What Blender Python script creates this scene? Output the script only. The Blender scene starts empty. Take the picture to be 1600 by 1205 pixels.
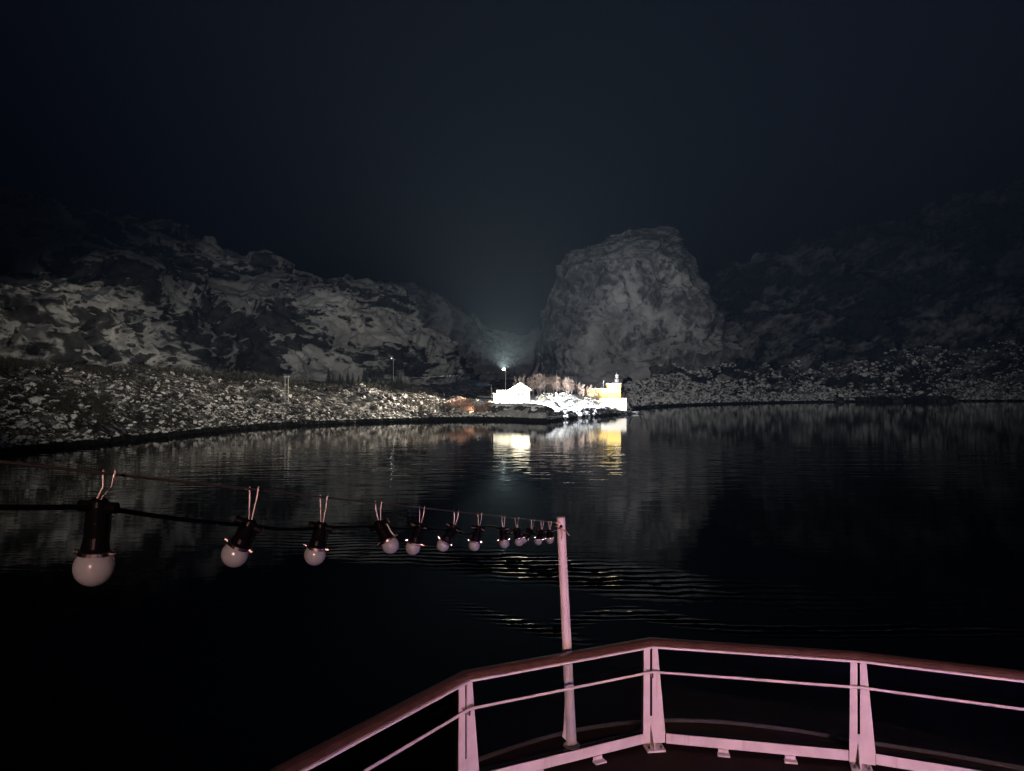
import bpy, bmesh, math, random
import numpy as np
from mathutils import Vector, Matrix, Euler

rng = random.Random(7)
nrng = np.random.default_rng(11)
sc = bpy.context.scene
C = sc.collection
R = math.radians

# ------------------------------------------------------------------ camera, sky, light, exposure
F = 1157.0            # focal length in pixels of the 1600 px wide photograph
CAMZ = 15.0           # camera above the water
cam_d = bpy.data.cameras.new('camera')
cam = bpy.data.objects.new('camera', cam_d); C.objects.link(cam)
cam.location = (0, 0, CAMZ); cam.rotation_euler = (R(90), 0, 0)
cam_d.sensor_width = 36; cam_d.lens = 36 * F / 1600
cam_d.clip_start = 0.1; cam_d.clip_end = 5000
sc.camera = cam

world = bpy.data.worlds.new('World'); sc.world = world; world.use_nodes = True
wn = world.node_tree.nodes; wl = world.node_tree.links
sky = wn.new('ShaderNodeTexSky'); sky.sky_type = 'NISHITA'; sky.sun_disc = False
sky.sun_elevation = R(-3.2); sky.sun_rotation = R(180); sky.ozone_density = 3.0
tint = wn.new('ShaderNodeMix'); tint.data_type = 'RGBA'; tint.blend_type = 'MULTIPLY'; tint.inputs['Factor'].default_value = 1.0
wl.new(sky.outputs[0], tint.inputs['A'])
wtc = wn.new('ShaderNodeTexCoord'); wno = wn.new('ShaderNodeTexNoise'); wno.inputs['Scale'].default_value = 4.0; wno.inputs['Detail'].default_value = 6; wno.inputs['Distortion'].default_value = 0.8
wl.new(wtc.outputs['Generated'], wno.inputs['Vector'])          # thin night cloud over the whole sky
wrp = wn.new('ShaderNodeValToRGB'); wrp.color_ramp.elements[0].position = 0.30; wrp.color_ramp.elements[1].position = 0.72
wrp.color_ramp.elements[0].color = (0.20, 0.30, 0.72, 1); wrp.color_ramp.elements[1].color = (0.50, 0.74, 1.0, 1)
wl.new(wno.outputs['Fac'], wrp.inputs[0]); wl.new(wrp.outputs[0], tint.inputs['B'])
wl.new(tint.outputs['Result'], wn['Background'].inputs[0]); wn['Background'].inputs[1].default_value = 0.06

sc.view_settings.view_transform = 'Standard'; sc.view_settings.look = 'None'
sc.view_settings.exposure = 0.0; sc.view_settings.gamma = 1.0
sc.view_settings.use_curve_mapping = False
cy = sc.cycles
cy.use_denoising = True; cy.volume_bounces = 0; cy.max_bounces = 6; cy.diffuse_bounces = 2
cy.glossy_bounces = 3; cy.transparent_max_bounces = 12; cy.sample_clamp_indirect = 4
cy.caustics_reflective = False; cy.caustics_refractive = False

# strengths of the lamps (their fixtures are built further down)
SEARCH_WIDE = 2.7e6
POLE_LAMP = 4.6e6
FLOOD = 8.0e4
DECK_WARM = 2.9e4
DECK_PURPLE = 680

# ------------------------------------------------------------------ helpers
def P(px, py, d):
    """point at distance d (metres ahead) in the direction of a photograph pixel"""
    return Vector(((px - 800) / F * d, d, CAMZ - (py - 602.5) / F * d))

def on_water(px, py):
    return P(px, py, CAMZ * F / (py - 602.5))

def tag(o, label=None, cat=None, group=None, kind=None):
    if label: o['label'] = label
    if cat: o['category'] = cat
    if group: o['group'] = group
    if kind: o['kind'] = kind
    return o

def empty(name, loc, rz=0.0, **kw):
    o = bpy.data.objects.new(name, None); C.objects.link(o)
    o.location = loc; o.rotation_euler = (0, 0, rz); o.empty_display_size = 0.1
    return tag(o, **kw)

def link(name, me, mat=None, parent=None, loc=None, smooth=False, **kw):
    o = bpy.data.objects.new(name, me); C.objects.link(o)
    if mat is not None and len(me.materials) == 0: me.materials.append(mat)
    if parent is not None: o.parent = parent
    if loc is not None: o.location = loc
    if smooth:
        me.polygons.foreach_set('use_smooth', [True] * len(me.polygons)); me.update()
    return tag(o, **kw)

def mesh_np(name, verts, faces):
    me = bpy.data.meshes.new(name)
    me.from_pydata(np.asarray(verts).tolist(), [], np.asarray(faces).tolist() if isinstance(faces, np.ndarray) else faces)
    me.update()
    return me

class MB:
    """collects shapes into one mesh"""
    def __init__(self): self.v = []; self.f = []
    def add(self, vs, fs):
        n = len(self.v); self.v += [tuple(p) for p in vs]; self.f += [[i + n for i in f] for f in fs]
    def box(self, c, s, M=None):
        c = Vector(c); h = [x / 2 for x in s]
        vs = [Vector((x * h[0], y * h[1], z * h[2])) for x in (-1, 1) for y in (-1, 1) for z in (-1, 1)]
        if M is not None: vs = [M @ v for v in vs]
        self.add([v + c for v in vs], [(0, 1, 3, 2), (4, 6, 7, 5), (0, 4, 5, 1), (2, 3, 7, 6), (0, 2, 6, 4), (1, 5, 7, 3)])
    def prism(self, poly, z0, z1):
        n = len(poly)
        self.add([(x, y, z0) for x, y in poly] + [(x, y, z1) for x, y in poly],
                 [list(range(n))[::-1], list(range(n, 2 * n))] + [[i, (i + 1) % n, (i + 1) % n + n, i + n] for i in range(n)])
    def tube(self, pts, r, n=8, caps=True, up=Vector((0.13, 0.21, 0.97))):
        pts = [Vector(p) for p in pts]
        rs = r if isinstance(r, (list, tuple)) else [r] * len(pts)
        vs = []
        for i, p in enumerate(pts):
            t = (pts[min(i + 1, len(pts) - 1)] - pts[max(i - 1, 0)]).normalized()
            u = up if abs(t.dot(up.normalized())) < 0.95 else Vector((1, 0.1, 0))
            a = t.cross(u).normalized(); b = t.cross(a).normalized()
            for k in range(n):
                w = 2 * math.pi * (k + 0.5) / n
                vs.append(p + (a * math.cos(w) + b * math.sin(w)) * rs[i])
        fs = [[i * n + k, i * n + (k + 1) % n, (i + 1) * n + (k + 1) % n, (i + 1) * n + k] for i in range(len(pts) - 1) for k in range(n)]
        if caps:
            fs += [list(range(n))[::-1], [(len(pts) - 1) * n + k for k in range(n)]]
        self.add(vs, fs)
    def lathe(self, prof, n=20, M=None):
        vs = []
        for r, z in prof:
            for k in range(n):
                w = 2 * math.pi * k / n
                vs.append(Vector((r * math.cos(w), r * math.sin(w), z)))
        if M is not None: vs = [M @ v for v in vs]
        fs = [[i * n + k, i * n + (k + 1) % n, (i + 1) * n + (k + 1) % n, (i + 1) * n + k] for i in range(len(prof) - 1) for k in range(n)]
        fs += [list(range(n))[::-1], [(len(prof) - 1) * n + k for k in range(n)]]
        self.add(vs, fs)
    def sweep(self, path, section, closed=True):
        """section: (side, up) points carried along a horizontal path, mitred"""
        path = [Vector(p) for p in path]; n = len(section); vs = []
        for i, p in enumerate(path):
            d0 = (p - path[i - 1]).normalized() if i > 0 else None
            d1 = (path[i + 1] - p).normalized() if i < len(path) - 1 else None
            t = ((d0 or d1) + (d1 or d0)).normalized()
            s = Vector((t.y, -t.x, 0)).normalized()
            k = 1 / max(0.3, s.dot(Vector(((d0 or d1).y, -(d0 or d1).x, 0)).normalized()))
            for a, b in section: vs.append(p + s * a * k + Vector((0, 0, b)))
        fs = [[i * n + k, i * n + (k + 1) % n, (i + 1) * n + (k + 1) % n, (i + 1) * n + k] for i in range(len(path) - 1) for k in range(n)]
        fs += [list(range(n))[::-1], [(len(path) - 1) * n + k for k in range(n)]]
        self.add(vs, fs)
    def mesh(self, name, fixn=True):
        me = bpy.data.meshes.new(name); me.from_pydata(self.v, [], self.f); me.update()
        if fixn:
            bm = bmesh.new(); bm.from_mesh(me); bmesh.ops.recalc_face_normals(bm, faces=bm.faces); bm.to_mesh(me); bm.free()
        return me
    def build(self, name, mat, parent=None, smooth=False, **kw):
        return link(name, self.mesh(name), mat, parent, smooth=smooth, **kw)

# ---- numpy noise
def _hash(ix, iy, iz, seed):
    h = (ix.astype(np.int64) * 374761393 + iy.astype(np.int64) * 668265263 + iz.astype(np.int64) * 2147483647 + seed * 974711) & 0xffffffff
    h = ((h ^ (h >> 13)) * 1274126177) & 0xffffffff
    h = (h ^ (h >> 16))
    h = (h * 2246822519) & 0xffffffff
    return ((h ^ (h >> 15)) & 0xffffff) / float(0xffffff)

def vnoise(p, seed=0):
    i = np.floor(p); f = p - i; f = f * f * f * (f * (f * 6 - 15) + 10)
    x, y, z = i[..., 0], i[..., 1], i[..., 2]
    r = 0
    for dx in (0, 1):
        wx = f[..., 0] if dx else 1 - f[..., 0]
        for dy in (0, 1):
            wy = f[..., 1] if dy else 1 - f[..., 1]
            for dz in (0, 1):
                wz = f[..., 2] if dz else 1 - f[..., 2]
                r = r + wx * wy * wz * _hash(x + dx, y + dy, z + dz, seed)
    return r * 2 - 1

def fbm(p, octv=4, seed=0, gain=0.5):
    a = 1; s = 0; q = np.array(p, float)
    for k in range(octv):
        s = s + a * vnoise(q + k * 17.3, seed + k); a *= gain; q = q * 2.03
    return s

def ridged(p, octv=4, seed=0, gain=0.5):
    a = 1; s = 0; q = np.array(p, float)
    for k in range(octv):
        s = s + a * (1 - 2 * np.abs(vnoise(q + k * 31.7, seed + k))); a *= gain; q = q * 2.1
    return s

def facets(p, seed=0, tilt=0.5):
    """broken rock: every cell of a Voronoi partition is a tilted plane of its own"""
    base = np.floor(p); best = np.full(p.shape[:-1], 1e9); val = np.zeros(p.shape[:-1])
    for dx in (-1, 0, 1):
        for dy in (-1, 0, 1):
            for dz in (-1, 0, 1):
                c = base + np.array([dx, dy, dz]); h = [_hash(c[..., 0], c[..., 1], c[..., 2], seed + 7 * q) for q in range(7)]
                o = p - (c + np.stack(h[:3], -1)); d = (o * o).sum(-1)
                v = ((np.stack(h[3:6], -1) - 0.5) * 2 * o).sum(-1) * tilt + (h[6] - 0.5)
                m = d < best; best = np.where(m, d, best); val = np.where(m, v, val)
    return val

def resample(ctrl, nu, nv):
    """Catmull-Rom resampling of a control grid (stations, profile, 3)"""
    def cr(a, n):                      # along axis 0
        m = len(a); t = np.linspace(0, m - 1 - 1e-9, n); i = t.astype(int); f = (t - i)[:, None, None]
        g = lambda k: a[np.clip(i + k, 0, m - 1)]
        p0, p1, p2, p3 = g(-1), g(0), g(1), g(2)
        return 0.5 * (2 * p1 + (p2 - p0) * f + (2 * p0 - 5 * p1 + 4 * p2 - p3) * f ** 2 + (3 * p1 - p0 - 3 * p2 + p3) * f ** 3)
    a = cr(np.asarray(ctrl, float), nu)
    return np.swapaxes(cr(np.swapaxes(a, 0, 1), nv), 0, 1)

def normals(G):
    du = np.gradient(G, axis=0); dv = np.gradient(G, axis=1)
    n = np.cross(du, dv); n /= np.linalg.norm(n, axis=2, keepdims=True) + 1e-9
    return n

def grid_mesh(name, G):
    nu, nv = G.shape[:2]
    idx = np.arange(nu * nv).reshape(nu, nv)
    f = np.stack([idx[:-1, :-1], idx[1:, :-1], idx[1:, 1:], idx[:-1, 1:]], -1).reshape(-1, 4)
    me = mesh_np(name, G.reshape(-1, 3), f)
    me.polygons.foreach_set('use_smooth', [True] * len(me.polygons))
    return me

# ------------------------------------------------------------------ materials
def mat(name, base=(0.5, 0.5, 0.5), rough=0.6, metal=0.0, spec=0.5, var=0.0, vscale=20.0, bump=0.0, bscale=40.0, emit=None, estr=0.0, coat=0.0):
    m = bpy.data.materials.new(name); m.use_nodes = True
    n = m.node_tree.nodes; l = m.node_tree.links; b = n['Principled BSDF']
    b.inputs['Base Color'].default_value = (*base, 1); b.inputs['Roughness'].default_value = rough
    b.inputs['Metallic'].default_value = metal; b.inputs['Specular IOR Level'].default_value = spec
    b.inputs['Coat Weight'].default_value = coat
    tc = n.new('ShaderNodeTexCoord')
    if var > 0:
        no = n.new('ShaderNodeTexNoise'); no.inputs['Scale'].default_value = vscale; no.inputs['Detail'].default_value = 6
        l.new(tc.outputs['Object'], no.inputs['Vector'])
        r = n.new('ShaderNodeValToRGB'); r.color_ramp.elements[0].position = 0.3; r.color_ramp.elements[1].position = 0.7
        r.color_ramp.elements[0].color = (*[c * (1 - var) for c in base], 1)
        r.color_ramp.elements[1].color = (*[min(1, c * (1 + var * 0.6)) for c in base], 1)
        l.new(no.outputs['Fac'], r.inputs[0]); l.new(r.outputs[0], b.inputs['Base Color'])
    if bump > 0:
        no2 = n.new('ShaderNodeTexNoise'); no2.inputs['Scale'].default_value = bscale; no2.inputs['Detail'].default_value = 5
        l.new(tc.outputs['Object'], no2.inputs['Vector'])
        bp = n.new('ShaderNodeBump'); bp.inputs['Strength'].default_value = bump; bp.inputs['Distance'].default_value = 0.02
        l.new(no2.outputs['Fac'], bp.inputs['Height']); l.new(bp.outputs[0], b.inputs['Normal'])
    if emit:
        b.inputs['Emission Color'].default_value = (*emit, 1); b.inputs['Emission Strength'].default_value = estr
    return m

def steel_mat():
    """white ship's paint: brush marks, grime and a few rust runs"""
    m = mat('white_painted_steel', (0.62, 0.585, 0.585), 0.42, var=0.16, vscale=5, bump=0.12, bscale=45)
    n = m.node_tree.nodes; l = m.node_tree.links; b = n['Principled BSDF']
    geo = n.new('ShaderNodeNewGeometry'); mp = n.new('ShaderNodeMapping'); l.new(geo.outputs['Position'], mp.inputs[0]); mp.inputs['Scale'].default_value = (14, 14, 1.6)
    no = n.new('ShaderNodeTexNoise'); no.inputs['Scale'].default_value = 1.0; no.inputs['Detail'].default_value = 5; l.new(mp.outputs[0], no.inputs['Vector'])
    rp = n.new('ShaderNodeMapRange'); rp.inputs['From Min'].default_value = 0.60; rp.inputs['From Max'].default_value = 0.78; rp.inputs['To Max'].default_value = 0.55; l.new(no.outputs['Fac'], rp.inputs['Value'])
    old = b.inputs['Base Color'].links[0].from_socket
    mx = n.new('ShaderNodeMix'); mx.data_type = 'RGBA'; l.new(rp.outputs[0], mx.inputs['Factor']); l.new(old, mx.inputs['A']); mx.inputs['B'].default_value = (0.26, 0.17, 0.12, 1)
    l.new(mx.outputs['Result'], b.inputs['Base Color'])
    return m

def rock_mat(name, snow, rock, scale, lo, hi, stretch=(1, 1, 1), rot=(0, 0, 0), nz=(0.35, 0.75), nzw=0.5, tide=None, distort=1.2, bump=0.6, bdist=1.0, detail_scale=6.0, second=None):
    """snow-dusted rock: snow where it is flat or where the patches of the stone hold it, dark rock elsewhere"""
    m = bpy.data.materials.new(name); m.use_nodes = True
    n = m.node_tree.nodes; l = m.node_tree.links; b = n['Principled BSDF']
    b.inputs['Roughness'].default_value = 0.85; b.inputs['Specular IOR Level'].default_value = 0.25
    geo = n.new('ShaderNodeNewGeometry'); mp = n.new('ShaderNodeMapping')
    l.new(geo.outputs['Position'], mp.inputs['Vector'])
    mp.vector_type = 'TEXTURE'; mp.inputs['Scale'].default_value = [1 / q for q in stretch]; mp.inputs['Rotation'].default_value = rot
    def noise(s, det, dist, rough=0.6):
        k = n.new('ShaderNodeTexNoise'); k.inputs['Scale'].default_value = s; k.inputs['Detail'].default_value = det
        k.inputs['Distortion'].default_value = dist; k.inputs['Roughness'].default_value = rough
        l.new(mp.outputs[0], k.inputs['Vector']); return k.outputs['Fac']
    def math_(op, a, bb):
        k = n.new('ShaderNodeMath'); k.operation = op
        for i, x in enumerate((a, bb)):
            if isinstance(x, (int, float)): k.inputs[i].default_value = x
            else: l.new(x, k.inputs[i])
        return k.outputs[0]
    def ramp(fac, p0, p1, c0=(0, 0, 0, 1), c1=(1, 1, 1, 1)):
        k = n.new('ShaderNodeMapRange'); k.interpolation_type = 'SMOOTHSTEP'
        k.inputs['From Min'].default_value = p0; k.inputs['From Max'].default_value = p1
        l.new(fac, k.inputs['Value']); return k.outputs[0]
    n1 = noise(scale, 8, distort); n2 = noise(scale * detail_scale, 6, 0.6); n3 = noise(scale * 0.35, 3, 0.5)
    sep = n.new('ShaderNodeSeparateXYZ'); l.new(geo.outputs['Normal'], sep.inputs[0])
    nzr = ramp(sep.outputs['Z'], nz[0], nz[1])
    comb = math_('ADD', math_('MULTIPLY', n1, 0.56), math_('ADD', math_('MULTIPLY', n2, 0.20), math_('MULTIPLY', n3, 0.24)))
    comb = math_('ADD', comb, math_('MULTIPLY', math_('SUBTRACT', nzr, 0.5), nzw))
    fac = ramp(comb, lo, hi)
    mix = n.new('ShaderNodeMix'); mix.data_type = 'RGBA'; l.new(fac, mix.inputs['Factor'])
    rc = n.new('ShaderNodeMix'); rc.data_type = 'RGBA'; l.new(ramp(n2, 0.35, 0.7), rc.inputs['Factor'])
    rc.inputs['A'].default_value = (*[c * 0.45 for c in rock], 1); rc.inputs['B'].default_value = (*(second or [c * 1.5 for c in rock]), 1)
    sn = n.new('ShaderNodeMix'); sn.data_type = 'RGBA'; l.new(ramp(noise(scale * 2.3, 5, 0.4), 0.3, 0.7), sn.inputs['Factor'])
    sn.inputs['A'].default_value = (*[c * 0.72 for c in snow], 1); sn.inputs['B'].default_value = (*[min(0.9, c * 1.15) for c in snow], 1)
    l.new(rc.outputs['Result'], mix.inputs['A']); l.new(sn.outputs['Result'], mix.inputs['B'])
    out = mix.outputs['Result']
    if tide is not None:
        sp = n.new('ShaderNodeSeparateXYZ'); l.new(geo.outputs['Position'], sp.inputs[0])
        tz = math_('ADD', sp.outputs['Z'], math_('MULTIPLY', math_('SUBTRACT', n2, 0.5), 0.9))
        tm = n.new('ShaderNodeMix'); tm.data_type = 'RGBA'; l.new(ramp(tz, tide - 0.12, tide + 0.12), tm.inputs['Factor'])
        tm.inputs['A'].default_value = (0.006, 0.006, 0.005, 1); l.new(out, tm.inputs['B']); out = tm.outputs['Result']
    l.new(out, b.inputs['Base Color'])
    bp = n.new('ShaderNodeBump'); bp.inputs['Strength'].default_value = bump; bp.inputs['Distance'].default_value = bdist
    l.new(math_('ADD', n1, math_('MULTIPLY', n2, 0.4)), bp.inputs['Height']); l.new(bp.outputs[0], b.inputs['Normal'])
    return m

M_cliff = rock_mat('granite_cliff', (0.27, 0.27, 0.265), (0.022, 0.023, 0.024), 0.0125, 0.465, 0.505, stretch=(1, 1, 2.1), rot=(0, R(12), 0), nzw=0.06, distort=1.1, detail_scale=9)
M_dome = rock_mat('hazed_granite_dome', (0.46, 0.46, 0.47), (0.17, 0.17, 0.18), 0.016, 0.42, 0.50, stretch=(1, 1, 0.9), nzw=0.12, distort=1.2, detail_scale=9)  # rock tone lightened to paint in the haze over the mountain
M_right = rock_mat('granite_slope', (0.26, 0.265, 0.265), (0.022, 0.024, 0.026), 0.012, 0.47, 0.60, stretch=(1, 1, 2.6), rot=(0, R(-30), 0), nzw=0.05, distort=1.0, detail_scale=8)
M_scree = rock_mat('scree_ground', (0.45, 0.43, 0.40), (0.03, 0.028, 0.025), 0.30, 0.50, 0.66, nzw=0.06, tide=1.5)
M_boulder = rock_mat('boulder_stone', (0.70, 0.66, 0.60), (0.06, 0.055, 0.05), 0.55, 0.42, 0.60, nz=(0.0, 0.7), nzw=0.42, tide=1.5, bump=0.3, bdist=0.3)
M_far_boulder = rock_mat('far_boulder_brightened', (0.80, 0.80, 0.80), (0.08, 0.08, 0.08), 0.30, 0.34, 0.50, nz=(0.0, 0.7), nzw=0.34, tide=1.5, bump=0.3, bdist=0.3)  # boulder stone made paler to offset the weak beam on that shore
M_land = rock_mat('heath_ground', (0.25, 0.25, 0.25), (0.03, 0.028, 0.024), 0.07, 0.48, 0.66, nzw=0.05)
M_point = rock_mat('snow_ground', (0.82, 0.82, 0.82), (0.06, 0.06, 0.058), 0.30, 0.28, 0.40, nz=(0.72, 0.88), nzw=0.75, tide=1.2, bump=0.3, bdist=0.3)
M_riprap = rock_mat('wet_riprap', (0.60, 0.60, 0.63), (0.07, 0.07, 0.075), 0.8, 0.54, 0.70, nz=(0.3, 0.9), nzw=0.40, tide=1.0, bump=0.3, bdist=0.2)
M_snow = mat('snow', (0.82, 0.82, 0.82), 0.8, var=0.06, vscale=1.0)
M_steel = steel_mat()
M_teak = mat('varnished_teak', (0.075, 0.040, 0.028), 0.28, var=0.35, vscale=14, coat=0.5)
M_deck = mat('dark_deck', (0.010, 0.005, 0.004), 0.8, spec=0.1, var=0.4, vscale=5)
M_hull = mat('hull_paint', (0.05, 0.05, 0.055), 0.5, var=0.2, vscale=2)
M_black = mat('black_rubber', (0.002, 0.002, 0.0025), 0.3, spec=0.03)
M_metal = mat('bare_metal', (0.55, 0.5, 0.48), 0.25, metal=1.0, var=0.2, vscale=60)
M_wire = mat('steel_wire', (0.10, 0.10, 0.09), 0.4, metal=0.6)
M_tie = mat('cable_tie', (0.5, 0.46, 0.44), 0.3, spec=0.6)
M_globe = mat('frosted_globe', (0.17, 0.20, 0.21), 0.16, spec=0.5, var=0.05, vscale=30)
M_rope = mat('rope', (0.35, 0.22, 0.18), 0.8)
M_birch = mat('birch_twigs', (0.21, 0.155, 0.125), 0.9, var=0.3, vscale=0.6)
M_bark = mat('birch_bark', (0.45, 0.42, 0.38), 0.8, var=0.5, vscale=3)
M_rust = mat('russet_twigs', (0.23, 0.14, 0.11), 0.9, var=0.3, vscale=0.6)
M_scrub = mat('scrub_twigs', (0.07, 0.06, 0.045), 0.9, var=0.4, vscale=0.3)
M_dark = mat('dark_twigs', (0.035, 0.032, 0.022), 0.9, var=0.3, vscale=0.6)
M_spruce = mat('spruce_needles', (0.02, 0.03, 0.018), 0.9, var=0.3, vscale=0.6)
M_wood = mat('weathered_wood', (0.50, 0.46, 0.40), 0.8, var=0.3, vscale=4)
M_white = mat('white_boards', (0.80, 0.78, 0.72), 0.7, var=0.05, vscale=1)
M_yellow = mat('yellow_render', (0.62, 0.43, 0.12), 0.8, var=0.08, vscale=0.8)
M_window = mat('dark_window', (0.004, 0.004, 0.005), 0.1)
M_trim = mat('grey_trim', (0.12, 0.12, 0.12), 0.6)
M_grey = mat('galvanised', (0.6, 0.6, 0.62), 0.5, metal=0.2)
M_lampglass = mat('lit_lamp', (0.9, 1.0, 0.95), 0.4, emit=(0.85, 1.0, 0.95), estr=12)

# glass of the railing
M_glass = bpy.data.materials.new('pane_glass'); M_glass.use_nodes = True
_n = M_glass.node_tree.nodes; _l = M_glass.node_tree.links; _n.remove(_n['Principled BSDF'])
_tr = _n.new('ShaderNodeBsdfTransparent'); _tr.inputs[0].default_value = (0.93, 0.95, 0.95, 1)
_gl = _n.new('ShaderNodeBsdfGlossy'); _gl.inputs['Roughness'].default_value = 0.03
_fr = _n.new('ShaderNodeFresnel'); _fr.inputs[0].default_value = 1.45
_mx = _n.new('ShaderNodeMixShader'); _l.new(_fr.outputs[0], _mx.inputs[0]); _l.new(_tr.outputs[0], _mx.inputs[1]); _l.new(_gl.outputs[0], _mx.inputs[2])
_l.new(_mx.outputs[0], _n['Material Output'].inputs[0])

# water
M_water = bpy.data.materials.new('fjord_water'); M_water.use_nodes = True
_n = M_water.node_tree.nodes; _l = M_water.node_tree.links; _b = _n['Principled BSDF']
_b.inputs['Base Color'].default_value = (0.0015, 0.003, 0.006, 1); _b.inputs['Roughness'].default_value = 0.03
_b.inputs['IOR'].default_value = 1.333
_g = _n.new('ShaderNodeNewGeometry'); _mp = _n.new('ShaderNodeMapping'); _l.new(_g.outputs['Position'], _mp.inputs['Vector'])
_mp.inputs['Scale'].default_value = (0.35, 1.0, 1.0)
def _wn(s, d):
    k = _n.new('ShaderNodeTexNoise'); k.inputs['Scale'].default_value = s; k.inputs['Detail'].default_value = d
    _l.new(_mp.outputs[0], k.inputs['Vector']); return k.outputs['Fac']
_bp = _n.new('ShaderNodeBump'); _bp.inputs['Strength'].default_value = 0.24; _bp.inputs['Distance'].default_value = 0.05
_ad = _n.new('ShaderNodeMath'); _ad.operation = 'MULTIPLY_ADD'; _ad.inputs[1].default_value = 0.25
_l.new(_wn(2.2, 2), _ad.inputs[0]); _l.new(_wn(0.5, 2), _ad.inputs[2])
_l.new(_ad.outputs[0], _bp.inputs['Height']); _l.new(_bp.outputs[0], _b.inputs['Normal'])

# ------------------------------------------------------------------ water with the ship's wake
def axis(parts):
    out = []
    for a, b, n in parts: out += list(np.linspace(a, b, n, endpoint=False))
    return np.array(out + [parts[-1][1]])
xs = axis([(-700, -60, 40), (-60, -16, 60), (-16, 26, 330), (26, 60, 50), (60, 820, 40)])
ys = axis([(-100, 15, 20), (15, 38, 60), (38, 75, 420), (75, 200, 460), (200, 1000, 60)])
X, Y = np.meshgrid(xs, ys, indexing='ij')
def band(c, w, p=2): return np.exp(-np.abs(c / w) ** p)
Pn = lambda sx, sy: np.stack([X * sx, Y * sy, np.zeros_like(X)], -1)
wob = fbm(Pn(0.09, 0.09), 3, 3)
# first crest group, about sixty metres astern; second, nearer, in two curved arms
c1 = Y - (62.0 - 0.42 * X + 1.5 * wob)
c2 = Y - (46.6 - 0.85 * (X - 1.0) + 0.8 * wob)
c3 = Y - (47.5 + 4.2 * np.exp(-((X - 7.5) / 4.5) ** 2) - 2.2 + 0.8 * wob)
e1 = band(c1, 4.6, 4) * band(X - 3, 17); e2 = band(c2, 1.3, 4) * band(X - 0.5, 4); e3 = band(c3, 1.4, 4) * (X > 2.5)
chop = fbm(Pn(1.0, 2.4), 3, 21, 0.55)
chop2 = fbm(Pn(0.45, 1.1), 3, 41, 0.5)
def saw(q):                       # long back, short steep front
    f = q - np.floor(q)
    return np.where(f < 0.84, 0.5 - f / 0.84, -0.5 + (f - 0.84) / 0.16)
wig = 0.35 * wob + 0.22 * fbm(Pn(0.45, 0.35), 3, 29)
lump = 0.95 + 0.16 * fbm(Pn(0.5, 0.5), 2, 37)
Z = e1 * (0.122 * (62 / Y) * lump * saw(Y / 1.4 + 1.1 * wig) + 0.0085 * chop) + e2 * (0.110 * (46 / Y) * lump * saw(Y / 0.92 + 1.1 * wig) + 0.008 * chop) + e3 * (0.110 * (46 / Y) * lump * saw(Y / 0.92 + 1.1 * wig) + 0.008 * chop)
Z += 0.026 * fbm(Pn(0.22, 0.75), 3, 47, 0.5) * band(Y - 142, 38)
link('water', grid_mesh('water', np.stack([X, Y, Z], -1)), M_water, kind='structure')

# ------------------------------------------------------------------ the left shore: scree, bench and cliffs
SH = [  # pixel of the waterline, inland direction, crest distance, crest height, bench width, bench height
    (-330, 800, (-1.0, 0.0), 46, 17, 60, 20),
    (-120, 735, (-1.0, 0.1), 46, 18, 60, 21),
    (0, 711, (-1.0, 0.15), 46, 18.5, 55, 21),
    (200, 690, (-0.97, 0.25), 46, 19.5, 60, 21),
    (400, 669, (-0.85, 0.5), 42, 18.5, 70, 20),
    (550, 661.5, (-0.5, 0.86), 38, 14.0, 90, 17),
    (650, 658.5, (-0.2, 0.98), 34, 11.5, 110, 15),
    (720, 657, (0.0, 1.0), 26, 8.5, 120, 13),
    (790, 657, (0.1, 1.0), 24, 6.0, 120, 12)]
ctrl = []
for px, py, nn, cw, ch, bw, bh in SH:
    s = on_water(px, py); nv = Vector((nn[0], nn[1], 0)).normalized()
    pr = [(-5, -1.6), (0, 0.0), (2.6, 1.5), (cw * 0.3, ch * 0.36), (cw * 0.65, ch * 0.74), (cw, ch), (cw + bw * 0.4, ch + (bh - ch) * 0.3), (cw + bw, bh), (cw + bw + 70, bh + 6)]
    ctrl.append([(s.x + nv.x * a, s.y + nv.y * a, h) for a, h in pr])
G = resample(ctrl, 300, 150)
nrm = normals(G); nrm[nrm[..., 2] < 0] *= -1
amp = np.clip(G[..., 2] / 3, 0, 1)
D = 1.4 * fbm(G * 0.06, 3, 5) + 0.7 * fbm(G * 0.3, 3, 9)
SCREE = G + nrm * (D * amp)[..., None]
link('shore_ground', grid_mesh('shore_ground', SCREE), M_scree, kind='structure')

# cliff foot, face and the terraces above it
CL = [  # pixel x of the foot, distance, heights of first face / second face / top
    (-420, 150, 56, 80, 112), (-200, 210, 58, 84, 116), (0, 265, 58, 92, 122), (110, 290, 62, 96, 124), (220, 325, 72, 102, 128), (330, 360, 64, 106, 132),
    (430, 405, 60, 108, 138), (540, 445, 76, 104, 132), (620, 470, 82, 98, 116), (690, 505, 78, 90, 100), (725, 560, 58, 66, 72), (745, 640, 38, 44, 50)]
ctrl = []
fp = [Vector(((px - 800) / F * d, d, 0)) for px, d, *_ in CL]
for i, (px, d, h1, h2, h3) in enumerate(CL):
    t = (fp[min(i + 1, len(fp) - 1)] - fp[max(i - 1, 0)]).normalized(); nv = Vector((-t.y, t.x, 0))
    if nv.x > 0.2: nv = -nv
    s = fp[i]; b0 = 19
    pr = [(-8, b0 - 6), (0, b0), (7, b0 + (h1 - b0) * 0.35), (15, b0 + (h1 - b0) * 0.72), (25, h1 * 0.96), (42, h1 * 1.03), (66, h1 * 1.06),
          (80, h1 + (h2 - h1) * 0.55), (98, h2), (130, h2 * 1.05), (165, h2 + (h3 - h2) * 0.6), (230, h3), (330, h3 + 5)]
    ctrl.append([(s.x + nv.x * a, s.y + nv.y * a, h) for a, h in pr])
G = resample(ctrl, 520, 300)
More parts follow.
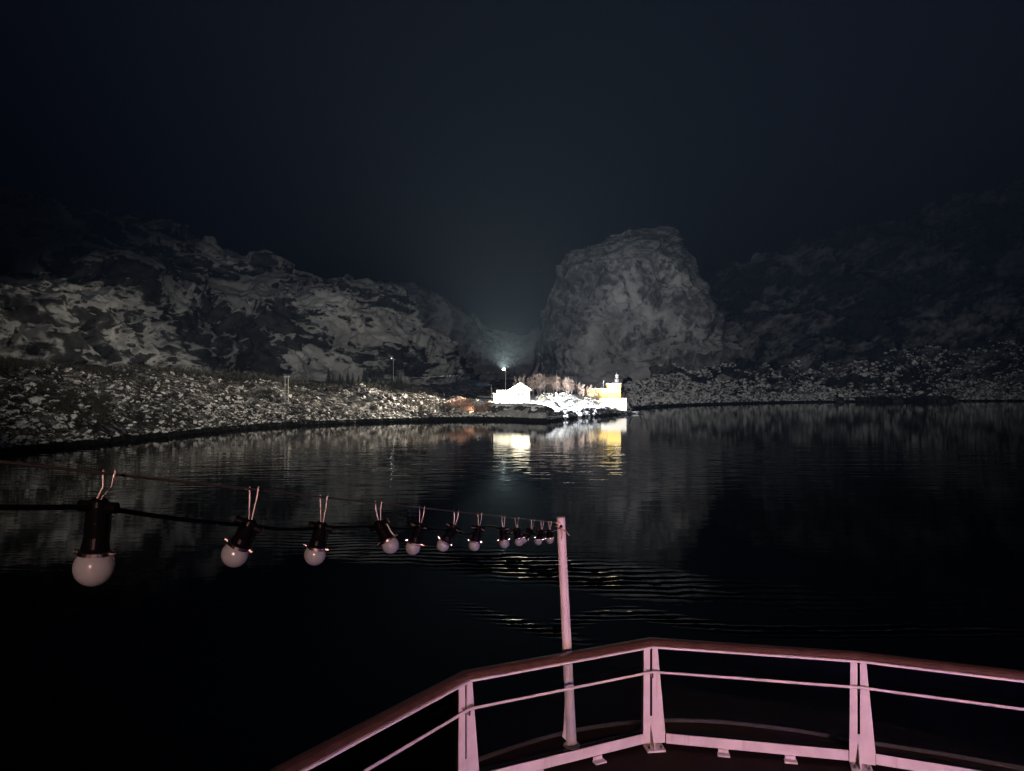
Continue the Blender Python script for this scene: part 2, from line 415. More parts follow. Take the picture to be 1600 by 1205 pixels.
nrm = normals(G); nrm *= np.where(nrm[..., 1:2] > 0, -1, 1) if False else 1
if nrm[260, 40, 1] > 0: nrm = -nrm
big = fbm(G * np.array([0.022, 0.022, 0.03]), 3, 13)
slab = ridged(G * np.array([0.045, 0.045, 0.07]), 4, 23, 0.5)
ledge = np.sin((G[..., 2] + 9 * fbm(G * 0.03, 3, 33) + 0.25 * G[..., 0]) * 0.42)
small = fbm(G * 0.22, 4, 43)
warp = G + 5 * np.stack([fbm(G * 0.05, 3, 34), fbm(G * 0.05, 3, 35), fbm(G * 0.05, 3, 36)], -1)
D = 7.0 * big + 1.6 * np.clip(slab, -0.6, 0.9) + 0.6 * ledge + 0.9 * small + 6.5 * facets(warp * np.array([0.020, 0.020, 0.042]), 3, 1.0) + 2.6 * facets(warp * np.array([0.06, 0.06, 0.12]), 5, 1.0)
link('cliff', grid_mesh('cliff', G + nrm * D[..., None]), M_cliff, kind='structure')

# ------------------------------------------------------------------ the mountain across the bay
DY = 760.0
def sil(px, py): return ((px - 800) / F * DY, CAMZ - (py - 602.5) / F * DY)
Lft = [sil(*q) for q in ((800, 625), (838, 570), (848, 520), (856, 470), (868, 425), (880, 404), (925, 392), (965, 372), (990, 366))]
Rgt = [sil(*q) for q in ((1165, 625), (1122, 570), (1112, 520), (1102, 480), (1088, 435), (1074, 405), (1056, 385), (1030, 370), (1000, 365))]
lz = [p[1] for p in Lft]; rz = [p[1] for p in Rgt]
hz = np.linspace(-10, 170, 170); th = np.linspace(0, math.pi, 260)
lx = np.interp(hz, lz, [p[0] for p in Lft]); rx = np.interp(hz, rz, [p[0] for p in Rgt])
hz = np.minimum(hz, max(lz) + 0 * hz)
cx = (lx + rx) / 2; hw = (rx - lx) / 2
TH, _ = np.meshgrid(th, hz, indexing='ij')
sgn = np.sign(np.cos(TH)); cosq = sgn * np.abs(np.cos(TH)) ** 0.8; sinq = np.sin(TH) ** 0.8
G = np.stack([cx[None] + hw[None] * cosq, DY - (hw[None] * 1.05 + 8) * sinq, np.repeat(hz[None], len(th), 0)], -1)
out = np.stack([cosq, -sinq, 0.2 + 0 * sinq], -1)
D = 9 * fbm(G * 0.016, 3, 51) + 3.0 * np.clip(ridged(G * np.array([0.028, 0.028, 0.018]), 5, 53), -0.7, 1.0) + 2.4 * np.sin(G[..., 2] * 0.16 + 3 * fbm(G * 0.015, 2, 57)) + 1.4 * fbm(G * 0.12, 4, 55) + 9 * facets((G + 8 * fbm(G * 0.03, 3, 58)[..., None]) * 0.022, 9, 1.0) + 3.5 * facets((G + 4 * fbm(G * 0.06, 3, 59)[..., None]) * 0.06, 10, 1.0)
D *= np.clip(np.abs(np.sin(TH)) * 1.5, 0.45, 1)
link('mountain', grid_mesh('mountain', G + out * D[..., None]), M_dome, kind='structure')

# ------------------------------------------------------------------ the right shore and its hillside
SR = [  # waterline pixel, inland distance and height pairs
    (985, 639, [(14, 4), (40, 7), (90, 12), (150, 14), (260, 16), (380, 20)]),
    (1050, 634.5, [(14, 4), (40, 9), (80, 16), (140, 20), (220, 24), (330, 30)]),
    (1120, 632, [(12, 5), (30, 13), (60, 23), (110, 32), (180, 50), (260, 90)]),
    (1250, 629, [(12, 5), (30, 16), (60, 30), (100, 48), (170, 100), (260, 165)]),
    (1400, 627.5, [(12, 5), (30, 18), (60, 36), (100, 66), (170, 140), (260, 220)]),
    (1550, 627, [(12, 6), (30, 20), (60, 44), (100, 84), (170, 170), (260, 255)]),
    (1720, 627, [(12, 6), (30, 22), (60, 50), (100, 95), (170, 185), (260, 275)]),
    (1950, 627, [(12, 6), (30, 24), (60, 56), (100, 105), (170, 200), (260, 285)])]
ctrl = []
for px, py, pr in SR:
    s = on_water(px, py); nv = Vector((0.12, 1, 0)).normalized()
    if px > 1300: nv = Vector((0.45, 0.9, 0)).normalized()
    pr = [(-8, -2.0), (0, 0), (5, 2.2)] + pr
    ctrl.append([(s.x + nv.x * a, s.y + nv.y * a, h) for a, h in pr])
G = resample(ctrl, 420, 220)
nrm = normals(G); nrm[nrm[..., 2] < 0] *= -1
amp = np.clip((G[..., 2] - 0.5) / 18, 0, 1)
diag = G @ np.array([[0.02, 0, 0.01], [0, 0.02, 0], [-0.02, 0, 0.05]])
D = 8 * fbm(diag, 4, 61) + 4 * ridged(diag * 2.2, 4, 63) + 8 * facets(diag * 1.3, 12, 1.0) + 1.2 * fbm(G * 0.15, 3, 65)
RIGHT = G + nrm * (D * amp)[..., None]
link('hillside', grid_mesh('hillside', RIGHT), M_right, kind='structure')

# head of the valley: pale slope added to fill in for haze there
ctrl = []
for px, d, h in ((520, 860, 150), (640, 900, 140), (710, 930, 112), (770, 950, 84), (820, 960, 80), (880, 950, 110), (960, 940, 150)):
    s_ = Vector(((px - 800) / F * d, d, 0))
    ctrl.append([(s_.x, s_.y - 60, 4), (s_.x, s_.y, h * 0.3), (s_.x, s_.y + 35, h * 0.75), (s_.x, s_.y + 60, h), (s_.x, s_.y + 100, h * 1.04)])
G = resample(ctrl, 200, 90)
nrm = normals(G)
if nrm[100, 40, 1] > 0: nrm = -nrm
D = 7 * fbm(G * 0.015, 4, 151) + 6 * facets((G + 6 * fbm(G * 0.03, 3, 152)[..., None]) * 0.03, 15, 1.0) + 1.5 * fbm(G * 0.1, 3, 153)
M_valley = rock_mat('valley_haze_rock', (0.40, 0.40, 0.41), (0.16, 0.16, 0.17), 0.014, 0.42, 0.52, nzw=0.1)
link('valley_haze_slope', grid_mesh('valley_haze_slope', G + nrm * D[..., None]), M_valley, kind='structure')

# low land behind the point, as far as the mountain's foot
gx = np.linspace(-120, 420, 120); gy = np.linspace(372, 1000, 120)
X, Y = np.meshgrid(gx, gy, indexing='ij')
inl = Y - np.interp(X, [-120, 0, 40, 66, 90, 150, 260, 420], [372, 372, 390, 430, 530, 600, 668, 700])
Z = np.clip(inl * 0.12, -2, 9) + np.clip((Y - 470) * 0.014, 0, 7) + 1.2 * fbm(np.stack([X * 0.03, Y * 0.03, 0 * X], -1), 4, 71)
Z = np.where(inl < 0, -2.0, Z)
link('low_land', grid_mesh('low_land', np.stack([X, Y, Z], -1)), M_land, kind='structure')

# ------------------------------------------------------------------ the snowy point
WX = [-46, -34, -11, 0, 8, 14, 19, 30, 41, 53, 64, 70, 74]
WY = [332, 327, 322, 316, 306, 304, 316, 343, 358, 379, 394, 410, 450]
def point_h(X, Y):
    ws = np.interp(X, WX, WY); t = Y - ws
    a = np.interp(t, [-6, 0, 2.0, 4.5, 8.5, 12, 40, 60, 80], [-2, -0.1, 1.2, 3.0, 6.3, 6.9, 8.2, 9.5, 9])
    b = np.interp(t, [-6, 0, 2.5, 5.5, 7.5, 15, 24, 42, 60, 80], [-2, -0.1, 1.6, 4.1, 4.5, 4.7, 8.2, 10.4, 10.0, 9])
    c = np.interp(t, [-6, 0, 1.0, 4.0, 6, 15, 30, 60, 80], [-2, -0.1, 0.9, 2.4, 2.6, 5.6, 6.0, 7, 7])
    w1 = np.clip((X - 12) / 10, 0, 1); w2 = np.clip((X - 50) / 8, 0, 1)
    h = a * (1 - w1) + b * w1
    h = h * (1 - w2) + c * w2
    edge = np.clip((72 - X) / 6, 0, 1) * np.clip((X + 52) / 26, 0, 1)
    h = h * edge - 2 * (1 - edge)
    return h
X, Y = np.meshgrid(np.linspace(-52, 76, 260), np.linspace(296, 450, 300), indexing='ij')
Z = point_h(X, Y); Q = np.stack([X, Y, 0 * X], -1)
Z += np.clip(Z / 3, 0, 1) * (0.35 * fbm(Q * 0.25, 3, 81) + 0.12 * fbm(Q * 0.9, 2, 83))
link('point_ground', grid_mesh('point_ground', np.stack([X, Y, Z], -1)), M_point, kind='structure')
def ph(x, y): return float(point_h(np.array(float(x)), np.array(float(y))))

# ------------------------------------------------------------------ boulders
def boulder_mesh(k):
    bm = bmesh.new(); bmesh.ops.create_icosphere(bm, subdivisions=2 if k < 40 else 1, radius=1.0)
    v = np.array([q.co[:] for q in bm.verts]); r2 = np.random.default_rng(100 + k)
    for _ in range(7):                       # flatten against random planes: angular broken stone
        a = r2.normal(size=3); a /= np.linalg.norm(a); h = r2.uniform(0.45, 0.8)
        o = v @ a; v = v - np.clip(o - h, 0, None)[:, None] * a
    v *= r2.uniform(0.7, 1.25, 3) * np.array([1, 1, 0.72]); v += 0.06 * r2.normal(size=v.shape)
    for q, c in zip(bm.verts, v): q.co = c
    me = bpy.data.meshes.new('boulder'); bm.to_mesh(me); bm.free()
    return me
BM = [boulder_mesh(k) for k in range(8)]
for me in BM: me.materials.append(M_boulder)
BL = [boulder_mesh(40 + k) for k in range(8)]
BLv = [(np.array([v.co[:] for v in me.vertices]), np.array([list(p.vertices) for p in me.polygons])) for me in BL]

def rotm(r):
    q = r.normal(size=4); q /= np.linalg.norm(q); w, x, y, z = q
    return np.array([[1 - 2 * (y * y + z * z), 2 * (x * y - z * w), 2 * (x * z + y * w)], [2 * (x * y + z * w), 1 - 2 * (x * x + z * z), 2 * (y * z - x * w)], [2 * (x * z - y * w), 2 * (y * z + x * w), 1 - 2 * (x * x + y * y)]])

def scatter(S, n, vmax, smin, smax, skew, r):
    """random places on a shore sheet: list of (position, size)"""
    out = []
    nu, nv = S.shape[:2]
    while len(out) < n:
        i = r.integers(0, nu); j = int(nv * (0.14 + (vmax - 0.14) * r.random()))
        p = S[min(i, nu - 1), min(j, nv - 1)]
        dens = vnoise(p[None] * 0.06, 91)[0] + 0.5 * vnoise(p[None] * 0.2, 92)[0]
        if r.random() > 0.62 + 0.75 * dens: continue
        s = smin + (smax - smin) * r.random() ** skew
        out.append((p + r.normal(size=3) * np.array([0.8, 0.8, 0]), s))
    return out

def inview(p): return p[1] > 5 and -60 < 800 + p[0] / p[1] * F < 1660
def strew(S, n, vmax, smin, smax, skew, seed, nbig, label, group, stuffname, stufflabel, meshes=None, m=None):
    meshes = meshes or BM; m = m or M_boulder
    r = np.random.default_rng(seed)
    pts = [q for q in scatter(S, n, vmax, smin, smax, skew, r) if inview(q[0])]
    pts.sort(key=lambda q: -q[1] / q[0][1])
    for p, s in pts[:nbig]:
        o = bpy.data.objects.new('boulder', meshes[r.integers(0, 8)]); C.objects.link(o)
        o.location = (p[0], p[1], p[2] + s * 0.18); o.scale = (s, s, s)
        o.rotation_euler = (r.normal() * 0.35, r.normal() * 0.35, r.uniform(0, 6.28))
        tag(o, label, 'boulder', group)
    V = []; Fc = []; k = 0
    for p, s in pts[nbig:]:
        v, f = BLv[r.integers(0, 8)]
        V.append((v @ rotm(r).T) * s * np.array([1, 1, 0.8]) + p + np.array([0, 0, s * 0.2])); Fc.append(f + k); k += len(v)
    link(stuffname, mesh_np(stuffname, np.concatenate(V), np.concatenate(Fc)), m, kind='stuff', label=stufflabel, cat='rocks')

strew(SCREE, 12000, 0.64, 0.26, 1.6, 3.4, 501, 190, 'snow-dusted grey boulder in the scree above the dark tide line of the near shore', 'boulders of the near shore', 'scree', 'loose snow-dusted stones covering the near shore slope')
BF = [me.copy() for me in BM]
for me in BF: me.materials[0] = M_far_boulder
strew(RIGHT, 13000, 0.66, 0.8, 3.8, 2.2, 502, 70, 'pale boulder at the foot of the dark hillside across the bay', 'boulders across the bay', 'far_scree', 'loose stones strewn along the foot of the dark hillside', BF, M_far_boulder)

# dark riprap along the quay road
r = np.random.default_rng(77)
n_r = 0
M_boulder_keep = M_boulder
RM = [boulder_mesh(20 + k) for k in range(5)]
for me in RM: me.materials.append(M_riprap)
for k in range(150):
    x = r.uniform(14, 64); ws = float(np.interp(x, WX, WY)); t = r.uniform(-0.5, 5.5)
    s = r.uniform(0.6, 1.5); y = ws + t
    o = bpy.data.objects.new('riprap_stone', RM[r.integers(0, 5)]); C.objects.link(o)
    o.location = (x, y, max(-0.2, ph(x, y)) + 0.05 * s); o.scale = (s * 1.2, s, s); o.rotation_euler = (r.normal() * 0.3, r.normal() * 0.3, r.uniform(0, 6.28))
    tag(o, 'dark wet stone in the bank below the snowy quay road', 'stone', 'stones of the quay bank')

# the smooth grey rock slab below the white house
X, Y = np.meshgrid(np.linspace(-9, 15, 60), np.linspace(0, 1, 40), indexing='ij')
ws = np.interp(X, WX, WY)
zt = 6.9 - 0.9 * np.abs((X - 2) / 12) ** 2.5
G = np.stack([X, ws - 0.6 + Y * 10.5, -0.6 + zt * Y ** 0.8], -1)
nrm = normals(G)
G[..., 2] += 0.25 + 0.25 * fbm(G * 0.35, 3, 95) * (Y < 0.97)
M_slab = rock_mat('smooth_slab', (0.46, 0.46, 0.44), (0.26, 0.26, 0.25), 0.25, 0.3, 0.7, nzw=0.0, tide=1.5, bump=0.15, bdist=0.2)
link('rock_slab', grid_mesh('rock_slab', G), M_slab, label='smooth bare grey rock slab below the white house at the water', cat='rock')

# ------------------------------------------------------------------ buildings on the point
def wall_panel(parent, nm, x0, x1, y, z0, z1, m):
    b = MB(); b.box(((x0 + x1) / 2, y, (z0 + z1) / 2), (x1 - x0, 0.06, z1 - z0)); return b.build(nm, m, parent)

HY = 338.0
hb = P(812.5, 630, HY); hx = hb.x
house = empty('white_house', (hx, HY, 6.6), 0, label='white gabled house with snowy roof above the grey rock slab', cat='house')
w, e, rr, dp = 4.3, 6.6, 9.3, 9.0          # half width, eaves, ridge, depth
b = MB(); b.add([(-w, 0, -1), (w, 0, -1), (w, 0, e), (0, 0, rr - 0.15), (-w, 0, e), (-w, dp, -1), (w, dp, -1), (w, dp, e), (0, dp, rr - 0.15), (-w, dp, e)],
    [(0, 1, 2, 3, 4), (9, 8, 7, 6, 5), (0, 5, 6, 1), (1, 6, 7, 2), (0, 4, 9, 5), (2, 7, 8, 3), (3, 8, 9, 4)]); b.build('wall', M_white, house)
roof = empty('roof_root', (0, 0, 0)); bpy.data.objects.remove(roof)
for s in (-1, 1):
    b = MB(); ow = w + 0.7; oe = e - 0.7 * (rr - e) / w
    b.add([(0, -0.7, rr), (s * ow, -0.7, oe), (s * ow, dp + 0.7, oe), (0, dp + 0.7, rr), (0, -0.7, rr + 0.4), (s * ow, -0.7, oe + 0.4), (s * ow, dp + 0.7, oe + 0.4), (0, dp + 0.7, rr + 0.4)],
          [(0, 1, 2, 3), (7, 6, 5, 4), (0, 4, 5, 1), (1, 5, 6, 2), (2, 6, 7, 3), (3, 7, 4, 0)])
    b.build('roof', M_snow, house)
for wx in (-0.55, 1.1):
    b = MB(); b.box((wx, -0.06, 4.3), (1.1, 0.14, 1.2)); wd = b.build('window', M_window, house)
    b = MB()
    for q in ((wx - 0.6, 4.3, 0.1, 1.4), (wx + 0.6, 4.3, 0.1, 1.4), (wx, 4.95, 1.1, 0.1), (wx, 3.65, 1.1, 0.1)): b.box((q[0], -0.05, q[1]), (q[2], 0.1, q[3]))
    b.build('frame', M_white, wd)
annex = empty('flat_annex', (hx - 7.5, HY + 1.5, 6.6), 0, label='low white annex with flat snowy roof beside the gabled house', cat='outbuilding')
b = MB(); b.box((0, 3, 2.4), (6.2, 6, 6.6)); b.build('wall', M_white, annex)
b = MB(); b.box((0, 3, 5.95), (6.8, 6.6, 0.5)); b.build('roof', M_snow, annex)
b = MB(); b.box((-3.9, 3, 1.9), (1.6, 5, 5.0)); b.build('porch', M_white, annex)
b = MB(); b.box((-4.0, 3, 4.55), (2.0, 5.6, 0.3)); b.build('roof', M_snow, annex)

SY = 388.0
sx = lambda px: (px - 800) / F * SY
sz = lambda py: CAMZ - (py - 602.5) / F * SY
st = empty('yellow_power_station', (0, SY, 0), 0, label='yellow flat-roofed building with a square tower by the quay', cat='building')
def blk(nm, px0, px1, py0, py1, y0, y1, m=M_yellow, cap=True):
    x0, x1, z1, z0 = sx(px0), sx(px1), sz(py0), sz(py1)
    b = MB(); b.box(((x0 + x1) / 2, (y0 + y1) / 2, (z0 + z1) / 2), (x1 - x0, y1 - y0, z1 - z0)); o = b.build(nm, m, st)
    if cap:
        b = MB(); b.box(((x0 + x1) / 2, (y0 + y1) / 2, z1 + 0.13), (x1 - x0 + 0.3, y1 - y0 + 0.3, 0.26)); b.build('roof', M_snow, o)
    return o
blk('main_hall', 917, 948.6, 608, 634, 0.6, 10)
tw = blk('tower', 949, 970, 600, 636, 0.0, 7)
blk('base_wing', 938, 977, 623, 641, -4.0, -0.1, M_white)
for px, py in ((954.5, 604.5), (963.5, 604.3), (961, 613)):
    b = MB(); b.box((sx(px), -0.04, sz(py)), (0.7, 0.1, 0.6)); v = b.build('vent', M_yellow, tw)
    b = MB()
    for q in range(3): b.box((sx(px), -0.10, sz(py) - 0.2 + 0.2 * q), (0.6, 0.03, 0.08))
    b.build('louvre', M_trim, v)
for px in (922, 932, 941):
    b = MB(); b.box((sx(px), 0.56, sz(612.5)), (1.1, 0.1, 1.2)); b.build('window', M_yellow, st)
# aerial mast on the tower
mast = empty('aerial_mast', (sx(964.5), SY + 2.5, sz(600) + 0.26), 0, label='white lattice aerial mast with antennas on the yellow tower', cat='mast')
b = MB()
for s1, s2 in ((-1, -1), (1, -1), (0, 1)): b.tube([(s1 * 0.35, s2 * 0.3, 0), (s1 * 0.12, s2 * 0.1, 4.4)], 0.07, 5)
for q in range(7):
    z = 0.3 + q * 0.6; k = 1 - z / 6.5
    b.tube([(-0.35 * k, -0.3 * k, z), (0.35 * k, -0.3 * k, z + 0.5)], 0.045, 4); b.tube([(0.35 * k, -0.3 * k, z), (0, 0.3 * k, z + 0.5)], 0.045, 4); b.tube([(0, 0.3 * k, z), (-0.35 * k, -0.3 * k, z + 0.5)], 0.045, 4)
b.build('lattice', M_grey, mast)
b = MB(); b.tube([(0, 0, 4.3), (0, 0, 5.9)], 0.06, 6); b.build('rod', M_grey, mast)
for z, wdt, hh in ((1.0, 1.5, 0.7), (1.9, 1.7, 0.6), (3.2, 1.2, 0.5), (4.3, 1.3, 0.5)):
    b = MB()
    b.box((0, -0.35, z), (wdt, 0.08, 0.1))
    for s in (-1, 0.1, 1): b.box((s * wdt / 2, -0.45, z), (0.26, 0.16, hh))
    b.build('antenna', M_grey, mast)

# jetty
je = empty('jetty', (0, 0, 0), 0, label='snow-covered jetty slab at the tip of the point', cat='jetty')
q0 = P(973, 645, 396)
poly = [(q0.x, 391), (q0.x + 8, 394), (q0.x + 12.5, 404), (q0.x, 404)]
b = MB(); b.prism(poly, 0.35, 0.95); b.build('slab', M_trim, je)
b = MB(); b.prism([(x * 0.999 + 0.06, y) for x, y in poly], 0.953, 1.12); b.build('snow_cover', M_snow, je)
for x, y in ((q0.x + 7.4, 394.4), (q0.x + 4, 393.2), (q0.x + 11.6, 403)):
    b = MB(); b.tube([(x, y, -2), (x, y, 0.36)], 0.22, 8); b.build('pile', M_wood, je)

# ------------------------------------------------------------------ trees and shrubs
def twig_mesh(name, n, fn, wd, seed, m):
    r = np.random.default_rng(seed); V = []; Fs = []
    for k in range(n):
        p, d = fn(r); d = np.asarray(d, float); L = np.linalg.norm(d)
        a = np.cross(d / L, r.normal(size=3)); a *= wd / (np.linalg.norm(a) + 1e-6)
        i = len(V); V += [p - a, p + a, p + d]; Fs.append([i, i + 1, i + 2])
    me = mesh_np(name, np.array(V), Fs); me.materials.append(m); return me

def birch_protos(n, m, seed0):
    out = []
    for k in range(n):
        r = np.random.default_rng(seed0 + k); H = 10.0
        b = MB(); lean = r.normal(size=2) * 0.05
        b.tube([(lean[0] * z * 0.6, lean[1] * z * 0.6, z) for z in (-0.8, 2, 4, 6, 8, 9.4)], [0.15, 0.13, 0.1, 0.07, 0.05, 0.02], 6)
        limbs = []
        for q in range(11):
            z = r.uniform(0.8, 7.8); a = r.uniform(0, 6.28); L = (1 - z / 11) * r.uniform(2.2, 3.4)
            p0 = np.array([lean[0] * z * 0.6, lean[1] * z * 0.6, z]); d = np.array([math.cos(a) * 0.55, math.sin(a) * 0.55, 0.85]) * L
            b.tube([p0, p0 + d * 0.5 + np.array([0, 0, -0.1]), p0 + d], [0.07, 0.045, 0.015], 4); limbs.append((p0, d))
        tr = b.mesh('trunk'); tr.materials.append(M_bark)
        def fn(r):
            p0, d = limbs[r.integers(0, len(limbs))]; t = r.uniform(0.25, 1.05)
            q = p0 + d * t + r.normal(size=3) * 0.22
            dd = np.array([r.normal() * 0.35, r.normal() * 0.35, r.uniform(0.2, 1.0)]) * r.uniform(0.5, 1.2)
            return q, dd
        out.append((tr, twig_mesh('crown', 900, fn, 0.085, seed0 + k, m)))
    return out

def plant(name, protos, x, y, z, H, label, cat, group, rz=None, base=10.0, parts=('trunk', 'crown')):
    pr = protos[rng.randrange(len(protos))]
    e_ = empty(name, (x, y, z), rng.uniform(0, 6.28), label=label, cat=cat, group=group)
    s = H / base; e_.scale = (s * rng.uniform(0.85, 1.15), s * rng.uniform(0.85, 1.15), s)
    for nm, me in zip(parts, pr): link(nm, me, None, e_, kind='stuff' if nm in ('twigs', 'snow_load') else None)
    return e_

birch = birch_protos(5, M_birch, 200)
# the birch wood behind the houses: pixel of each top
tops = [(806, 584), (812, 586), (819, 581), (826, 583), (833, 580), (840, 578), (846, 579), (852, 580), (858, 580), (864, 582), (870, 581), (876, 584), (882, 586), (888, 585), (894, 588), (900, 591), (906, 594), (912, 597), (918, 600), (924, 598), (930, 602), (843, 583), (867, 586), (885, 590), (903, 598), (857, 586), (829, 588), (816, 590)]
for k, (px, py) in enumerate(tops):
    d = rng.uniform(372, 398) if px > 830 else rng.uniform(366, 384)
    t = P(px + rng.uniform(-1.5, 1.5), py, d); z = max(6.5, ph(t.x, d))
    plant('birch_tree', birch, t.x, d, z - 0.2, t.z - z, 'bare brown birch in the small wood behind the houses on the point', 'tree', 'birches behind the houses')
for px, py in ((975, 608), (981, 611)):
    t = P(px, py, 405); z = max(4, ph(t.x, 405))
    plant('birch_tree', birch, t.x, 405, z, t.z - z, 'small bare brown birch beside the yellow tower', 'tree', 'birches beside the tower')

def shrub_protos(n, m, seed0, snowy=False):
    out = []
    for k in range(n):
        r = np.random.default_rng(seed0 + k)
        def fn(r):
            a = r.uniform(0, 6.28); el = r.uniform(0.25, 1.45); L = r.uniform(0.3, 2.4) ** 0.8
            q = np.array([math.cos(a) * math.cos(el) * 1.2, math.sin(a) * math.cos(el) * 1.2, math.sin(el)]) * L * 0.85
            return q, np.array([math.cos(a) * 0.4, math.sin(a) * 0.4, 0.8]) * r.uniform(0.3, 0.8) + r.normal(size=3) * 0.15
        tw = twig_mesh('twigs', 380, fn, 0.045, seed0 + k, m)
        b = MB()
        for q in range(6):
            a = q * 1.05 + r.uniform(-0.3, 0.3)
            b.tube([(0, 0, -0.3), (math.cos(a) * 0.5, math.sin(a) * 0.5, 0.8), (math.cos(a) * 1.1, math.sin(a) * 1.1, 1.8)], [0.06, 0.04, 0.015], 4)
        st_ = b.mesh('stem'); st_.materials.append(M_dark)
        pr = [st_, tw]
        if snowy:
            V = []; Fs = []
            for q in range(34):
                v, f = BLv[r.integers(0, 8)]; a = r.uniform(0, 6.28); el = r.uniform(0.2, 1.5); L = r.uniform(0.7, 2.1)
                c = np.array([math.cos(a) * math.cos(el) * 1.2, math.sin(a) * math.cos(el) * 1.2, math.sin(el)]) * L
                Fs.append(f + sum(len(z) for z in V)); V.append(v * r.uniform(0.16, 0.42) * np.array([1.3, 1.3, 0.6]) + c)
            sn = mesh_np('snow_load', np.concatenate(V), np.concatenate(Fs)); sn.materials.append(M_snow); pr.append(sn)
        out.append(pr)
    return out
sh_snow = shrub_protos(4, M_dark, 300, True)
for px, py, d, H in ((868, 612, 352, 3.4), (876, 609, 356, 3.8), (884, 610, 360, 3.6), (892, 612, 362, 3.6), (900, 617, 364, 3.2), (907, 621, 366, 3.0), (872, 620, 346, 2.6), (898, 626, 362, 2.6), (906, 628, 366, 2.4), (914, 627, 370, 2.6), (921, 629, 374, 2.4), (890, 621, 356, 2.6), (912, 633, 369, 2.2), (862, 606, 354, 3.0), (925, 634, 378, 2.2), (846, 612, 352, 2.4), (853, 610, 356, 2.8), (858, 616, 348, 2.2), (866, 624, 342, 1.8), (880, 616, 352, 2.6), (886, 627, 350, 1.8), (895, 619, 358, 2.4), (917, 622, 376, 2.4), (903, 634, 362, 1.6), (840, 615, 350, 2.0)):
    t = P(px, py, d); z = ph(t.x, d)
    plant('snowy_shrub', sh_snow, t.x, d, z - 0.1, H, 'snow-laden dark shrub on the bank between the house and the yellow building', 'shrub', 'snowy shrubs on the bank', base=2.6, parts=('stem', 'twigs', 'snow_load'))
sh_dark = shrub_protos(3, M_dark, 330)
plant('round_shrub', sh_dark, sx(930), SY - 6, ph(sx(930), SY - 6) + 1.0, 3.0, 'dark rounded shrub in front of the yellow hall', 'shrub', None, base=2.6, parts=('stem', 'twigs'))
def sheet_at(S, x, y):
    k = np.argmin((S[..., 0] - x) ** 2 + (S[..., 1] - y) ** 2); return float(S.reshape(-1, 3)[k, 2])
sh_rust = shrub_protos(4, M_rust, 340)
for px, py, d, H in ((708, 640, 330, 5.5), (716, 641, 329, 6.0), (724, 642, 330, 6.2), (732, 642, 328, 6.0), (740, 643, 328, 5.6), (748, 644, 327, 5.0), (756, 643, 328, 5.2), (764, 642, 330, 5.5), (770, 640, 333, 5.0)):
    t = P(px, py, d)
    plant('russet_shrub', sh_rust, t.x, d, sheet_at(SCREE, t.x, d) - 0.2, H, 'russet bare shrub by the water between the scree and the white house', 'shrub', 'russet shrubs left of the house', base=2.6, parts=('stem', 'twigs'))

for k in range(13):
    d = rng.uniform(196, 225); px = rng.uniform(-10, 165); x = (px - 800) / F * d
    plant('bare_thicket', sh_dark, x, d, sheet_at(SCREE, x, d) - 0.2, rng.uniform(3.2, 5.5), 'dark leafless thicket on the snowy bench above the scree', 'shrub', 'thickets above the scree', base=2.6, parts=('stem', 'twigs'))
# low dark brush on the bench between the scree and the cliff foot
BRUSH = vnoise(np.stack(np.meshgrid(np.arange(300) * 0.09, np.arange(150) * 0.07, [0.5], indexing='ij'), -1)[:, :, 0], 98)
def brush_fn(r):
    i = r.integers(60, 235); j = int(150 * r.uniform(0.60, 0.80)); p = SCREE[i, j]
    h = 2.2 + 3.6 * max(0, BRUSH[i, j] + 0.35)
    q = p + np.array([r.normal() * 1.2, r.normal() * 1.2, r.random() * h * 0.7])
    return q, np.array([r.normal() * 0.5, r.normal() * 0.5, r.uniform(0.6, 1.5)])
SCRUB = fbm(SCREE * 0.07, 3, 97)
def scrub_fn(r):
    while True:
        i = r.integers(20, 270); j = int(150 * r.uniform(0.27, 0.62))
        if SCRUB[i, j] > 0.12 + 0.3 * r.random() * (j < 70): break
    q = SCREE[i, j] + np.array([r.normal() * 0.8, r.normal() * 0.8, r.random() * 0.9])
    return q, np.array([r.normal() * 0.4, r.normal() * 0.4, r.uniform(0.4, 1.1)])
link('scrub', twig_mesh('scrub', 16000, scrub_fn, 0.07, 372, M_scrub), None, kind='stuff', label='brown leafless scrub growing between the stones of the near shore', cat='scrub')
link('brush', twig_mesh('brush', 26000, brush_fn, 0.11, 371, M_dark), None, kind='stuff', label='low dark brush on the bench between the scree and the cliff', cat='brush')
# spruces at the foot of the cliff
def spruce_proto(seed):
    b = MB(); b.tube([(0, 0, -1), (0, 0, 5), (0, 0, 9.8)], [0.2, 0.13, 0.02], 6); tr = b.mesh('trunk'); tr.materials.append(M_dark)
    def fn(r):
        z = 9.7 - 8.8 * r.random() ** 0.7; a = r.uniform(0, 6.28); R_ = (10 - z) * 0.24 * r.uniform(0.5, 1.15)
        q = np.array([math.cos(a) * R_ * 0.3, math.sin(a) * R_ * 0.3, z]); return q, np.array([math.cos(a) * R_ * 0.8, math.sin(a) * R_ * 0.8, -0.25 * R_])
    return (tr, twig_mesh('crown', 500, fn, 0.13, seed, M_spruce))
spr = [spruce_proto(400 + k) for k in range(3)]
for k in range(16):
    px = 515 + k * 7.5 + rng.uniform(-3, 3); d = rng.uniform(368, 405); x = (px - 800) / F * d
    z = sheet_at(SCREE, x, d)
    plant('spruce_tree', spr, x, d, z - 0.3, rng.uniform(7, 12.5), 'dark spruce in the clump between the scree and the cliff foot', 'tree', 'spruces below the cliff')

